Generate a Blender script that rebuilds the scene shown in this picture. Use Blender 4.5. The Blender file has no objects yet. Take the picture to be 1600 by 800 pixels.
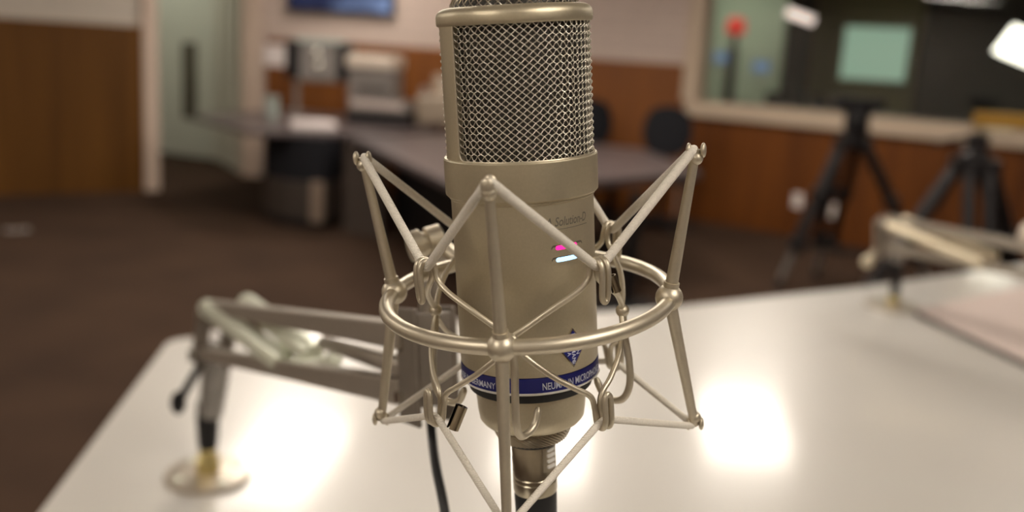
import bpy, bmesh, math, random
from mathutils import Vector, Matrix
import numpy as np
random.seed(7)
PI = math.pi
SC = bpy.context.scene
COL = SC.collection
rad = math.radians

# ------------------------------------------------------------------ camera
TH, RO = rad(12.0), rad(3.7)
CAMPOS = Vector((0, 0, 1.42))
fw = Vector((0, math.cos(TH), -math.sin(TH)))
up0 = Vector((0, math.sin(TH), math.cos(TH)))
r0 = Vector((1, 0, 0))
cr = math.cos(RO) * r0 + math.sin(RO) * up0
cu = -math.sin(RO) * r0 + math.cos(RO) * up0
cd = bpy.data.cameras.new('camera')
cam = bpy.data.objects.new('camera', cd)
COL.objects.link(cam)
cam.matrix_world = Matrix(((cr.x, cu.x, -fw.x, CAMPOS.x), (cr.y, cu.y, -fw.y, CAMPOS.y), (cr.z, cu.z, -fw.z, CAMPOS.z), (0, 0, 0, 1)))
cd.sensor_width = 36.0
cd.lens = 1500 * 36 / 1600
cd.clip_start = 0.01
cd.dof.use_dof = True
cd.dof.focus_distance = 0.383
cd.dof.aperture_fstop = 5.0
cd.dof.aperture_blades = 0
SC.camera = cam

# ------------------------------------------------------------------ world, exposure, lamp power
w = bpy.data.worlds.new('world')
SC.world = w
w.use_nodes = True
w.node_tree.nodes['Background'].inputs['Color'].default_value = (1.0, 0.86, 0.72, 1)
w.node_tree.nodes['Background'].inputs['Strength'].default_value = 0.05
SC.view_settings.view_transform = 'Standard'
SC.view_settings.look = 'None'
SC.view_settings.gamma = 1.0
SC.view_settings.use_curve_mapping = False
SC.view_settings.exposure = 0.0
LAMP = 17.8          # room troffers
HALL_LAMP = 5.0      # hallway fluorescent
CONTROL_LAMP = 3.5   # desk lamp in the control room

# ------------------------------------------------------------------ materials
def nmat(name, col, rough=0.5, metal=0.0, spec=0.5, var=0.0, scale=20.0, bump=0.0, bscale=200.0, col2=None, stretch=(1, 1, 1), coat=0.0):
    m = bpy.data.materials.new(name)
    m.use_nodes = True
    nt = m.node_tree
    b = nt.nodes['Principled BSDF']
    b.inputs['Roughness'].default_value = rough
    b.inputs['Metallic'].default_value = metal
    b.inputs['Specular IOR Level'].default_value = spec
    b.inputs['Coat Weight'].default_value = coat
    tc = nt.nodes.new('ShaderNodeTexCoord')
    mp = nt.nodes.new('ShaderNodeMapping')
    mp.inputs['Scale'].default_value = stretch
    nt.links.new(tc.outputs['Object'], mp.inputs['Vector'])
    nz = nt.nodes.new('ShaderNodeTexNoise')
    nz.inputs['Scale'].default_value = scale
    nz.inputs['Detail'].default_value = 3.0
    nt.links.new(mp.outputs['Vector'], nz.inputs['Vector'])
    mx = nt.nodes.new('ShaderNodeMix')
    mx.data_type = 'RGBA'
    c2 = col2 or tuple(c * (1 - var) for c in col)
    mx.inputs['A'].default_value = (*col, 1)
    mx.inputs['B'].default_value = (*c2, 1)
    rp = nt.nodes.new('ShaderNodeMapRange')
    rp.inputs['From Min'].default_value = 0.3
    rp.inputs['From Max'].default_value = 0.7
    nt.links.new(nz.outputs['Fac'], rp.inputs['Value'])
    nt.links.new(rp.outputs['Result'], mx.inputs['Factor'])
    nt.links.new(mx.outputs['Result'], b.inputs['Base Color'])
    if bump > 0:
        n2 = nt.nodes.new('ShaderNodeTexNoise')
        n2.inputs['Scale'].default_value = bscale
        nt.links.new(mp.outputs['Vector'], n2.inputs['Vector'])
        bp = nt.nodes.new('ShaderNodeBump')
        bp.inputs['Strength'].default_value = bump
        bp.inputs['Distance'].default_value = 0.001
        nt.links.new(n2.outputs['Fac'], bp.inputs['Height'])
        nt.links.new(bp.outputs['Normal'], b.inputs['Normal'])
    return m

def emat(name, col, strength):
    m = bpy.data.materials.new(name)
    m.use_nodes = True
    nt = m.node_tree
    b = nt.nodes['Principled BSDF']
    b.inputs['Base Color'].default_value = (*col, 1)
    b.inputs['Emission Color'].default_value = (*col, 1)
    b.inputs['Emission Strength'].default_value = strength
    return m

def brick_mat(name, c1, c2, cm, bw, bh):
    m = nmat(name, c1, 0.75, 0, 0.3)
    nt = m.node_tree
    b = nt.nodes['Principled BSDF']
    tc = nt.nodes.new('ShaderNodeTexCoord')
    sp = nt.nodes.new('ShaderNodeSeparateXYZ')
    cb = nt.nodes.new('ShaderNodeCombineXYZ')
    nt.links.new(tc.outputs['Object'], sp.inputs[0])
    nt.links.new(sp.outputs['X'], cb.inputs['X'])
    nt.links.new(sp.outputs['Z'], cb.inputs['Y'])
    br = nt.nodes.new('ShaderNodeTexBrick')
    br.inputs['Color1'].default_value = (*c1, 1)
    br.inputs['Color2'].default_value = (*c2, 1)
    br.inputs['Mortar'].default_value = (*cm, 1)
    br.inputs['Scale'].default_value = 1.0
    br.inputs['Brick Width'].default_value = bw
    br.inputs['Row Height'].default_value = bh
    br.inputs['Mortar Size'].default_value = 0.008
    nt.links.new(cb.outputs[0], br.inputs['Vector'])
    nt.links.new(br.outputs['Color'], b.inputs['Base Color'])
    return m

M = {}
M['body'] = nmat('satin_nickel_body', (0.545, 0.482, 0.35), 0.42, 0.80, 0.5, 0.06, 900, 0.10, 4000)
M['mount'] = nmat('satin_nickel_wire', (0.60, 0.54, 0.425), 0.44, 0.85, 0.5, 0.05, 600, 0.05, 3000)
M['nut'] = nmat('nickel_nut', (0.44, 0.39, 0.30), 0.38, 0.9)
M['wire'] = nmat('mesh_wire', (0.80, 0.75, 0.66), 0.30, 1.0)
M['conn'] = nmat('connector_nickel', (0.47, 0.42, 0.32), 0.28, 1.0, var=0.1, scale=300)
M['rubber'] = nmat('black_rubber', (0.012, 0.012, 0.013), 0.45)
M['gapblack'] = nmat('black_gap', (0.01, 0.01, 0.01), 0.6)
M['blue'] = nmat('blue_enamel', (0.010, 0.014, 0.16), 0.35)
M['letter'] = nmat('pale_lettering', (0.62, 0.66, 0.80), 0.5)
M['engrave'] = nmat('engraved_dark', (0.14, 0.12, 0.09), 0.6)
M['bright'] = nmat('painted_gleam', (0.80, 0.78, 0.74), 0.35, 0.2)  # near-white base colour paints in the metal's bright reflections
M['chrome'] = nmat('chrome_edge', (0.75, 0.72, 0.66), 0.2, 1.0)
M['slot'] = nmat('slot_dark', (0.10, 0.085, 0.06), 0.5)
M['pink'] = emat('pink_light', (1.0, 0.02, 0.30), 1.2)
M['ice'] = emat('ice_blue_light', (0.42, 0.70, 1.0), 1.35)
M['ferrule'] = nmat('bronze_ferrule', (0.33, 0.28, 0.20), 0.22, 1.0)

def elastic_mat():
    m = nmat('elastic_cord', (0.82, 0.77, 0.68), 0.85, 0, 0.2, 0.14, 1500)
    nt = m.node_tree
    b = nt.nodes['Principled BSDF']
    tc = nt.nodes.new('ShaderNodeTexCoord')
    wv = nt.nodes.new('ShaderNodeTexWave')
    wv.bands_direction = 'Z'
    wv.inputs['Scale'].default_value = 640
    wv.inputs['Distortion'].default_value = 0.4
    nt.links.new(tc.outputs['Object'], wv.inputs['Vector'])
    bp = nt.nodes.new('ShaderNodeBump')
    bp.inputs['Strength'].default_value = 0.45
    bp.inputs['Distance'].default_value = 0.0004
    nt.links.new(wv.outputs['Fac'], bp.inputs['Height'])
    nt.links.new(bp.outputs['Normal'], b.inputs['Normal'])
    return m
M['elastic'] = elastic_mat()

def screen_mat():
    m = nmat('fine_screen', (0.04, 0.036, 0.03), 0.5, 0.3)
    nt = m.node_tree
    b = nt.nodes['Principled BSDF']
    tc = nt.nodes.new('ShaderNodeTexCoord')
    n = nt.nodes.new('ShaderNodeTexNoise')
    n.inputs['Scale'].default_value = 2600
    n.inputs['Detail'].default_value = 1
    nt.links.new(tc.outputs['Object'], n.inputs['Vector'])
    r = nt.nodes.new('ShaderNodeValToRGB')
    r.color_ramp.elements[0].position = 0.45
    r.color_ramp.elements[0].color = (0.006, 0.005, 0.004, 1)
    r.color_ramp.elements[1].position = 0.62
    r.color_ramp.elements[1].color = (0.085, 0.074, 0.058, 1)
    nt.links.new(n.outputs['Fac'], r.inputs[0])
    nt.links.new(r.outputs[0], b.inputs['Base Color'])
    return m
M['screen'] = screen_mat()

M['table'] = nmat('brushed_laminate', (0.63, 0.605, 0.56), 0.32, 0.0, 0.7, 0.05, 3, 0.0, coat=0.55)
M['table'].node_tree.nodes['Principled BSDF'].inputs['Coat Roughness'].default_value = 0.12
M['tedge'] = nmat('flange_metal', (0.52, 0.46, 0.38), 0.30, 0.6)
M['boom'] = nmat('boom_beige', (0.40, 0.355, 0.30), 0.38, 0.55, 0.5, 0.06, 60)
M['boombox'] = nmat('boom_box_brown', (0.20, 0.17, 0.14), 0.5, 0.3, 0.5, 0.15, 60)
M['spring'] = nmat('pale_zinc_tube', (0.74, 0.77, 0.64), 0.35, 0.35)
M['springcream'] = nmat('cream_zinc_tube', (0.70, 0.62, 0.46), 0.35, 0.6)
M['brass'] = nmat('brass', (0.55, 0.45, 0.20), 0.3, 0.9)
M['greymetal'] = nmat('grey_post', (0.28, 0.26, 0.24), 0.45, 0.5, 0.5, 0.2, 40)
M['blackplastic'] = nmat('black_plastic', (0.011, 0.010, 0.011), 0.5, 0, 0.25)
M['carpet'] = nmat('carpet_brown', (0.057, 0.033, 0.021), 0.95, 0, 0.1, 0, 2.2, 0.0, col2=(0.041, 0.024, 0.016))
M['ceiling'] = nmat('ceiling_white', (0.55, 0.50, 0.44), 0.9, 0, 0.2, 0.06, 4)
M['wood'] = nmat('wood_panel_orange', (0.20, 0.066, 0.010), 0.5, 0, 0.3, 0, 1.6, col2=(0.15, 0.047, 0.009), stretch=(5, 5, 0.35))
M['woodright'] = nmat('wood_panel_dark_orange', (0.155, 0.047, 0.006), 0.55, 0, 0.2, 0, 1.6, col2=(0.09, 0.026, 0.004), stretch=(5, 5, 0.35))
M['woodleft'] = nmat('wood_panel_brown', (0.14, 0.058, 0.009), 0.55, 0, 0.2, 0, 1.5, col2=(0.085, 0.033, 0.0045), stretch=(5, 5, 0.3))
M['paint'] = brick_mat('painted_block', (0.53, 0.425, 0.37), (0.50, 0.40, 0.35), (0.42, 0.34, 0.295), 0.40, 0.10)
M['paintleft'] = brick_mat('painted_board', (0.58, 0.52, 0.45), (0.56, 0.50, 0.43), (0.48, 0.43, 0.37), 3.0, 0.14)
M['trimpink'] = nmat('trim_cream', (0.60, 0.47, 0.38), 0.5, var=0.04)
M['frame'] = nmat('window_frame_cream', (0.50, 0.39, 0.29), 0.5, var=0.05)
M['hallwall'] = nmat('hall_paint', (0.66, 0.63, 0.55), 0.7, var=0.04, scale=2)
M['halldoor'] = nmat('hall_door_paint', (0.68, 0.68, 0.60), 0.5, var=0.03, scale=2)
M['deskgrey'] = nmat('desk_top_grey', (0.074, 0.056, 0.056), 0.35, 0, 0.5, 0.06, 4)
M['deskpanel'] = nmat('desk_panel_brown', (0.062, 0.046, 0.038), 0.5, 0, 0.4, 0.1, 5)
M['desklow'] = nmat('desk_panel_grey', (0.045, 0.034, 0.028), 0.5, 0, 0.4, 0.1, 5)
M['pilaster'] = nmat('pilaster_tan', (0.22, 0.16, 0.12), 0.5, var=0.1)
M['white'] = nmat('white_paper', (0.78, 0.70, 0.68), 0.7, var=0.03)
M['greyplastic'] = nmat('grey_plastic', (0.24, 0.215, 0.20), 0.5, var=0.08)
M['beige'] = nmat('beige_plastic', (0.33, 0.26, 0.195), 0.5, var=0.15, scale=8)
M['palelid'] = nmat('pale_lid', (0.70, 0.60, 0.50), 0.45, var=0.04)
M['teal'] = nmat('pale_teal_plastic', (0.44, 0.50, 0.46), 0.5, var=0.05)
M['black'] = nmat('black_fabric', (0.010, 0.010, 0.013), 0.8, 0, 0.2, 0.2, 30)
M['tripod'] = nmat('tripod_dark', (0.020, 0.017, 0.018), 0.4, 0.4, var=0.2)
M['yellow'] = nmat('yellow_plate', (0.30, 0.155, 0.008), 0.5, var=0.08)
M['tvframe'] = nmat('tv_black', (0.01, 0.009, 0.012), 0.3)
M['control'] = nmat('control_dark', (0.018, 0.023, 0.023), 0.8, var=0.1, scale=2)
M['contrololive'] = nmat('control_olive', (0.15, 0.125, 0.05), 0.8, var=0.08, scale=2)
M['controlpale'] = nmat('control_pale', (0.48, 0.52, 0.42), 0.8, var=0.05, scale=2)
M['boardpink'] = nmat('pale_board', (0.60, 0.50, 0.46), 0.8, 0, 0.2, var=0.03)
M['boarddark'] = nmat('dark_board_edge', (0.10, 0.085, 0.075), 0.5)
M['cfill'] = emat('added_control_fill', (0.95, 1.0, 0.82), 16.0)  # emitter of the added control-room fill lamp
M['diff'] = emat('lamp_diffuser', (1.0, 0.905, 0.79), LAMP)
M['halldiff'] = emat('hall_diffuser', (0.97, 1.0, 0.86), HALL_LAMP)
M['shade'] = emat('lamp_shade_glow', (1.0, 0.93, 0.80), CONTROL_LAMP)
M['tube'] = emat('tube_lamp', (1.0, 0.78, 0.72), 1.1)
M['redlight'] = emat('red_light', (0.75, 0.03, 0.02), 0.55)
M['bluescreen'] = emat('blue_screen', (0.16, 0.26, 0.44), 0.6)
M['greenscreen'] = emat('green_screen', (0.36, 0.52, 0.40), 0.55)

def tv_mat():
    m = nmat('tv_picture', (0, 0, 0), 0.3)
    nt = m.node_tree
    b = nt.nodes['Principled BSDF']
    tc = nt.nodes.new('ShaderNodeTexCoord')
    n = nt.nodes.new('ShaderNodeTexNoise')
    n.inputs['Scale'].default_value = 3.2
    nt.links.new(tc.outputs['Object'], n.inputs['Vector'])
    r = nt.nodes.new('ShaderNodeValToRGB')
    r.color_ramp.elements[0].position = 0.44
    r.color_ramp.elements[0].color = (0.008, 0.018, 0.075, 1)
    r.color_ramp.elements[1].position = 0.78
    r.color_ramp.elements[1].color = (0.32, 0.45, 0.78, 1)
    nt.links.new(n.outputs['Fac'], r.inputs[0])
    nt.links.new(r.outputs[0], b.inputs['Emission Color'])
    b.inputs['Emission Strength'].default_value = 0.7
    return m
M['tv'] = tv_mat()

def glass_mat():
    m = bpy.data.materials.new('window_glass')
    m.use_nodes = True
    b = m.node_tree.nodes['Principled BSDF']
    b.inputs['Base Color'].default_value = (0.92, 0.97, 0.94, 1)
    b.inputs['Roughness'].default_value = 0.0
    b.inputs['Transmission Weight'].default_value = 1.0
    b.inputs['IOR'].default_value = 1.45
    return m
M['glass'] = glass_mat()

# ------------------------------------------------------------------ mesh helpers
class MB:
    def __init__(self):
        self.v, self.f, self.s = [], [], []
    def add(self, vs, fs, sm=True):
        self.s += [sm] * len(fs)
        o = len(self.v)
        self.v += [tuple(p) for p in vs]
        self.f += [tuple(i + o for i in q) for q in fs]
        return self
    def tube(self, pts, r, seg=10, closed=False, caps=True):
        P = [Vector(p) for p in pts]
        n = len(P)
        R = r if hasattr(r, '__len__') else [r] * n
        T = []
        for i in range(n):
            a = P[(i - 1) % n] if (closed or i > 0) else P[i]
            b = P[(i + 1) % n] if (closed or i < n - 1) else P[i]
            d = b - a
            T.append(d.normalized() if d.length > 1e-12 else Vector((0, 0, 1)))
        ref = Vector((0, 0, 1)) if abs(T[0].z) < 0.9 else Vector((1, 0, 0))
        nrm = (ref - T[0] * ref.dot(T[0])).normalized()
        vs, fs = [], []
        for i in range(n):
            nrm = nrm - T[i] * nrm.dot(T[i])
            nrm.normalize()
            bn = T[i].cross(nrm)
            for k in range(seg):
                a = 2 * PI * k / seg
                vs.append(P[i] + (nrm * math.cos(a) + bn * math.sin(a)) * R[i])
        m = n if closed else n - 1
        for i in range(m):
            j = (i + 1) % n
            for k in range(seg):
                k2 = (k + 1) % seg
                fs.append((i * seg + k, i * seg + k2, j * seg + k2, j * seg + k))
        if caps and not closed:
            fs.append(tuple(reversed(range(seg))))
            fs.append(tuple((n - 1) * seg + k for k in range(seg)))
        return self.add(vs, fs)
    def lathe(self, prof, seg=48, mat=None, cap=True):
        vs, fs = [], []
        n = len(prof)
        for (r, z) in prof:
            for k in range(seg):
                a = 2 * PI * k / seg
                vs.append(Vector((r * math.cos(a), r * math.sin(a), z)))
        for i in range(n - 1):
            for k in range(seg):
                k2 = (k + 1) % seg
                fs.append((i * seg + k, i * seg + k2, (i + 1) * seg + k2, (i + 1) * seg + k))
        if cap:
            fs.append(tuple(reversed(range(seg))))
            fs.append(tuple((n - 1) * seg + k for k in range(seg)))
        if mat is not None:
            vs = [mat @ v for v in vs]
        return self.add(vs, fs)
    def sphere(self, c, r, sx=1, sy=1, sz=1, seg=20, rings=12):
        prof = [(max(1e-5, math.sin(PI * i / rings)) * r, -math.cos(PI * i / rings) * r) for i in range(rings + 1)]
        return self.lathe(prof, seg, Matrix.Translation(Vector(c)) @ Matrix.Diagonal((sx, sy, sz, 1)), cap=True)
    def box(self, c, s, bev=0.0, mat=None, segs=2):
        bm = bmesh.new()
        bmesh.ops.create_cube(bm, size=1.0)
        bmesh.ops.scale(bm, vec=Vector(s), verts=bm.verts)
        if bev > 0:
            bmesh.ops.bevel(bm, geom=list(bm.edges), offset=bev, segments=segs, affect='EDGES', profile=0.5)
        bmesh.ops.translate(bm, vec=Vector(c), verts=bm.verts)
        if mat is not None:
            bmesh.ops.transform(bm, matrix=mat, verts=bm.verts)
        bm.verts.index_update()
        vs = [v.co.copy() for v in bm.verts]
        fs = [tuple(v.index for v in f.verts) for f in bm.faces]
        bm.free()
        return self.add(vs, fs, False)
    def bar(self, a, b, wd, ht, bev=0.001):
        """rectangular bar from a to b"""
        a, b = Vector(a), Vector(b)
        d = (b - a)
        L = d.length
        x = d.normalized()
        z = Vector((0, 0, 1))
        z = (z - x * z.dot(x)).normalized()
        y = z.cross(x)
        m = Matrix(((x.x, y.x, z.x, 0), (x.y, y.y, z.y, 0), (x.z, y.z, z.z, 0), (0, 0, 0, 1)))
        m.translation = (a + b) / 2
        return self.box((0, 0, 0), (L, wd, ht), bev, m)
    def prism(self, poly, z0, z1, bev=0.0):
        bm = bmesh.new()
        b = [bm.verts.new((x, y, z0)) for x, y in poly]
        t = [bm.verts.new((x, y, z1)) for x, y in poly]
        n = len(poly)
        bm.faces.new(list(reversed(b)))
        bm.faces.new(t)
        for i in range(n):
            bm.faces.new((b[i], b[(i + 1) % n], t[(i + 1) % n], t[i]))
        bmesh.ops.recalc_face_normals(bm, faces=bm.faces)
        if bev > 0:
            ed = [e for e in bm.edges if abs(e.verts[0].co.z - e.verts[1].co.z) < 1e-6]
            bmesh.ops.bevel(bm, geom=ed, offset=bev, segments=2, affect='EDGES', profile=0.5)
        bm.verts.index_update()
        vs = [v.co.copy() for v in bm.verts]
        fs = [tuple(v.index for v in f.verts) for f in bm.faces]
        bm.free()
        return self.add(vs, fs, False)
    def curved(self, cols, r0_, r1_):
        """solid patch wrapped on the cylinder: cols = (azimuth, z low, z high)"""
        vs, fs = [], []
        for az, a, b in cols:
            for r in (r0_, r1_):
                vs.append(mpt(az, r, a)); vs.append(mpt(az, r, b))
        n = len(cols)
        for i in range(n - 1):
            o, p = i * 4, i * 4 + 4
            fs += [(o + 2, p + 2, p + 3, o + 3), (o, o + 1, p + 1, p), (o + 1, o + 3, p + 3, p + 1), (o, p, p + 2, o + 2)]
        fs += [(0, 2, 3, 1), (n * 4 - 4, n * 4 - 3, n * 4 - 1, n * 4 - 2)]
        return self.add(vs, fs)
    def build(self, name, mat, parent=None, sharp=35, smooth=True):
        me = bpy.data.meshes.new(name)
        me.from_pydata(self.v, [], self.f)
        bm = bmesh.new(); bm.from_mesh(me)
        bmesh.ops.recalc_face_normals(bm, faces=bm.faces)
        bm.to_mesh(me); bm.free()
        me.materials.append(mat)
        if smooth:
            me.polygons.foreach_set('use_smooth', [True] * len(me.polygons))
            me.set_sharp_from_angle(angle=rad(sharp))
            me.polygons.foreach_set('use_smooth', self.s)
        o = bpy.data.objects.new(name, me)
        COL.objects.link(o)
        if parent is not None:
            o.parent = parent
        return o

def mpt(az, r, z):
    a = rad(az)
    return Vector((r * math.sin(a), -r * math.cos(a), z))

def smooth(pts, n=8, closed=False):
    P = [Vector(p) for p in pts]
    out = []
    m = len(P)
    rng = m if closed else m - 1
    for i in range(rng):
        p1, p2 = P[i], P[(i + 1) % m]
        p0 = P[(i - 1) % m] if (closed or i > 0) else p1 * 2 - p2
        p3 = P[(i + 2) % m] if (closed or i < m - 2) else p2 * 2 - p1
        # centripetal-ish catmull rom
        for k in range(n):
            t = k / n
            t2, t3 = t * t, t * t * t
            out.append(0.5 * ((2 * p1) + (p2 - p0) * t + (2 * p0 - 5 * p1 + 4 * p2 - p3) * t2 + (3 * p1 - p0 - 3 * p2 + p3) * t3))
    if not closed:
        out.append(P[-1])
    return out

def thing(name, label, cat, loc=(0, 0, 0), rotz=0.0, group=None, matrix=None):
    o = bpy.data.objects.new(name, None)
    COL.objects.link(o)
    if matrix is not None:
        o.matrix_world = matrix
    else:
        o.location = loc
        o.rotation_euler = (0, 0, rotz)
    o.empty_display_size = 0.05
    tag(o, label, cat, group)
    return o

def tag(o, label, cat, group=None):
    o['label'] = label
    o['category'] = cat
    if group:
        o['group'] = group
    return o

def struct(o):
    o['kind'] = 'structure'
    return o

def text_mesh(txt, shear=0.0, bold=0.012):
    c = bpy.data.curves.new('lettering', 'FONT')
    c.body = txt
    c.size = 1.0
    c.shear = shear
    c.offset = bold
    c.resolution_u = 3
    o = bpy.data.objects.new('lettering', c)
    COL.objects.link(o)
    dg = bpy.context.evaluated_depsgraph_get()
    me = bpy.data.meshes.new_from_object(o.evaluated_get(dg))
    vs = [v.co.copy() for v in me.vertices]
    fs = [tuple(p.vertices) for p in me.polygons]
    bpy.data.objects.remove(o)
    bpy.data.curves.remove(c)
    bpy.data.meshes.remove(me)
    return vs, fs

# ------------------------------------------------------------------ room setting
FL = MB(); FL.box((0, 4.0, -0.05), (18, 20, 0.1)); struct(FL.build('floor', M['carpet']))
CE = MB(); CE.box((0, 4.0, 2.75), (18, 20, 0.1)); struct(CE.build('ceiling', M['ceiling']))

def wall_root(name, p0, p1, h0, h1, thick, mat, side=1):
    """wall slab whose room face runs p0 -> p1; local x along, y outwards"""
    p0, p1 = Vector((*p0, 0)), Vector((*p1, 0))
    d = p1 - p0
    o = MB()
    o.box((d.length / 2, side * thick / 2, (h0 + h1) / 2), (d.length, thick, h1 - h0))
    ob = o.build(name, mat, smooth=False)
    ob.location = p0
    ob.rotation_euler = (0, 0, math.atan2(d.y, d.x))
    return struct(ob), d.length

# left wall: wood wainscot below, painted boards above
LW0, LW1 = (-6.30, 6.245), (-3.315, 8.458)
wl, L = wall_root('wall_left', LW0, LW1, 0, 2.7, 0.16, M['paintleft'])
p = MB(); p.box((L / 2 - 0.001, -0.012, 0.715), (L - 0.002, 0.024, 1.43), 0.002)
struct(p.build('wood_panel', M['woodleft'], wl))
p = MB(); p.box((L + 0.065, 0.07, 1.35), (0.13, 0.22, 2.70), 0.006)
t1 = p.build('trim_1', M['trimpink']); t1.location = wl.location; t1.rotation_euler = wl.rotation_euler; struct(t1)

# back wall
BW0, BW1 = (-2.78, 9.78), (1.52, 8.95)
wb, L = wall_root('wall_back', BW0, BW1, 0, 2.7, 0.16, M['paint'])
p = MB(); p.box((L / 2 + 0.10, -0.012, 0.70), (L - 0.24, 0.024, 1.40), 0.002)
struct(p.build('wood_panel', M['wood'], wb))
p = MB(); p.box((0.06, -0.018, 1.35), (0.20, 0.03, 2.7), 0.005)
struct(p.build('corner_trim', M['trimpink'], wb))

# hallway beyond the opening
wh, L = wall_root('wall_hall_right', (-3.46, 10.98), (-2.80, 9.83), 0, 2.7, 0.12, M['hallwall'])
for i, sx in enumerate((0.20, 0.62, 1.02)):
    p = MB(); p.box((sx, -0.02, 1.35), (0.10, 0.04, 2.7), 0.004)
    struct(p.build('jamb_trim', M['hallwall'], wh))
we, L = wall_root('wall_hall_end', (-5.9, 12.0), (-3.40, 10.98), 0, 2.7, 0.12, M['hallwall'])
p = MB(); p.box((L - 0.52, -0.02, 1.05), (0.86, 0.045, 2.10), 0.004)
dr = p.build('door_1', M['halldoor']); dr.location = we.location; dr.rotation_euler = we.rotation_euler; struct(dr)
p = MB(); p.box((L - 0.42, -0.046, 0.86), (0.20, 0.012, 0.86), 0.003)
struct(p.build('vision_slot', M['slot'], dr))
p = MB()
for x in (L - 0.98, L - 0.06):
    p.box((x, -0.03, 1.06), (0.06, 0.06, 2.12), 0.003)
p.box((L - 0.52, -0.03, 2.15), (0.98, 0.06, 0.06), 0.003)
struct(p.build('door_frame', M['hallwall'], dr))
wall_root('wall_hall_left', (-3.62, 8.70), (-5.9, 12.0), 0, 2.7, 0.12, M['hallwall'])

# right wall with the control-room window
RA = Vector((1.52, 8.95, 0)); RE = Vector((0.81, -0.586, 0)).normalized(); RN = Vector((0.586, 0.81, 0)).normalized()
RANG = math.atan2(RE.y, RE.x)
def rw(x, y, z): return RA + RE * x + RN * y + Vector((0, 0, z))
RLEN = 6.2
wr, L = wall_root('wall_right', RA.xy, (RA + RE * RLEN).xy, 0, 0.95, 0.16, M['woodright'])
p = MB(); p.box((RLEN / 2, 0.08, 2.5), (RLEN, 0.16, 0.4)); ob = p.build('wall_right_upper', M['paint'], smooth=False)
ob.location = wr.location; ob.rotation_euler = wr.rotation_euler; struct(ob)
win = MB()
win.box((RLEN / 2, 0.05, 1.02), (RLEN, 0.22, 0.14), 0.006)
win.box((0.03, 0.05, 1.69), (0.15, 0.22, 1.22), 0.006)
win.box((RLEN / 2, 0.05, 2.27), (RLEN, 0.22, 0.09), 0.006)
win.box((4.0, 0.05, 1.66), (0.09, 0.20, 1.16), 0.004)
wo = win.build('window_1', M['frame']); wo.location = RA; wo.rotation_euler = (0, 0, RANG); struct(wo)
p = MB(); p.box((2.03, 0.06, 1.66), (3.86, 0.008, 1.14)); p.box((5.1, 0.06, 1.66), (2.1, 0.008, 1.14))
struct(p.build('window_pane', M['glass'], wo, smooth=False))

# control room shell (behind the glass)
def crwall(name, x0, y0, x1, y1, mat):
    a, b = rw(x0, y0, 0), rw(x1, y1, 0)
    return wall_root(name, a.xy, b.xy, 0, 2.7, 0.10, mat)[0]
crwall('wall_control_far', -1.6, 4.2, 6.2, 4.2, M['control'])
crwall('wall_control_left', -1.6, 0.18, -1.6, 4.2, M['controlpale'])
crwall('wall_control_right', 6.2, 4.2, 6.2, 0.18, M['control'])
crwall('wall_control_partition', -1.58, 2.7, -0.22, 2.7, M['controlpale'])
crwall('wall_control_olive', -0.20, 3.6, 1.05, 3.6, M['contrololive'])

# the rest of the room, behind and beside the camera
wall_root('wall_rear_left', (-3.0, -2.6), LW0, 0, 2.7, 0.16, M['paintleft'])
wall_root('wall_rear', (6.4, -2.6), (-3.0, -2.6), 0, 2.7, 0.16, M['paintleft'])
wall_root('wall_side_right', (RA + RE * RLEN).xy, (6.4, -2.6), 0, 2.7, 0.16, M['paint'])

# ceiling troffers: a real grid of lamps
def troffer(x, y, rz, label, wd=0.58, ln=1.20, mat='diff', group='ceiling troffers'):
    t = thing('ceiling_light', label, 'ceiling light', (x, y, 2.70), rz, group)
    f = MB()
    for sx in (-1, 1):
        f.box((sx * (wd / 2 + 0.012), 0, -0.012), (0.025, ln + 0.05, 0.024), 0.003)
        f.box((0, sx * (ln / 2 + 0.012), -0.012), (wd, 0.025, 0.024), 0.003)
    f.build('lamp_frame', M['tvframe'] if False else M['trimpink'], t)
    d = MB(); d.box((0, 0, -0.010), (wd, ln, 0.016), 0.003)
    d.build('diffuser', M[mat], t)
    return t
TR = rad(-6)
spots = [(0.30, 6.05, 'recessed ceiling light midway between the two over the dark table and the window'),
         (-1.33, 5.55, 'recessed ceiling light above the long dark table'),
         (1.74, 6.55, 'recessed ceiling light nearest the control room window'),
         (-0.25, 2.75, 'recessed ceiling light over the far edge of the silver table'),
         (2.85, 3.75, 'recessed ceiling light over the right end of the silver table'),
         (-3.2, 1.9, 'recessed ceiling light left of the silver table'),
         (-4.4, 4.7, 'recessed ceiling light in front of the brown wood panel'),
         (1.1, -0.6, 'recessed ceiling light behind the camera to the right'),
         (-1.6, -1.2, 'recessed ceiling light behind the camera to the left'),
         (-1.6, 8.4, 'recessed ceiling light above the cluttered desk')]
for x, y, lb in spots:
    troffer(x, y, TR, lb)
troffer(-4.2, 10.3, rad(30), 'fluorescent ceiling light in the hallway beyond the opening', 0.5, 1.2, 'halldiff', None)

cl = rw(-0.75, 1.5, 0)
troffer(cl.x, cl.y, RANG, 'unseen ceiling light added inside the control room to brighten its pale partition', 0.3, 1.0, 'cfill', None)  # added fill lamp out of view, lifts the pale partition behind the glass

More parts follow.
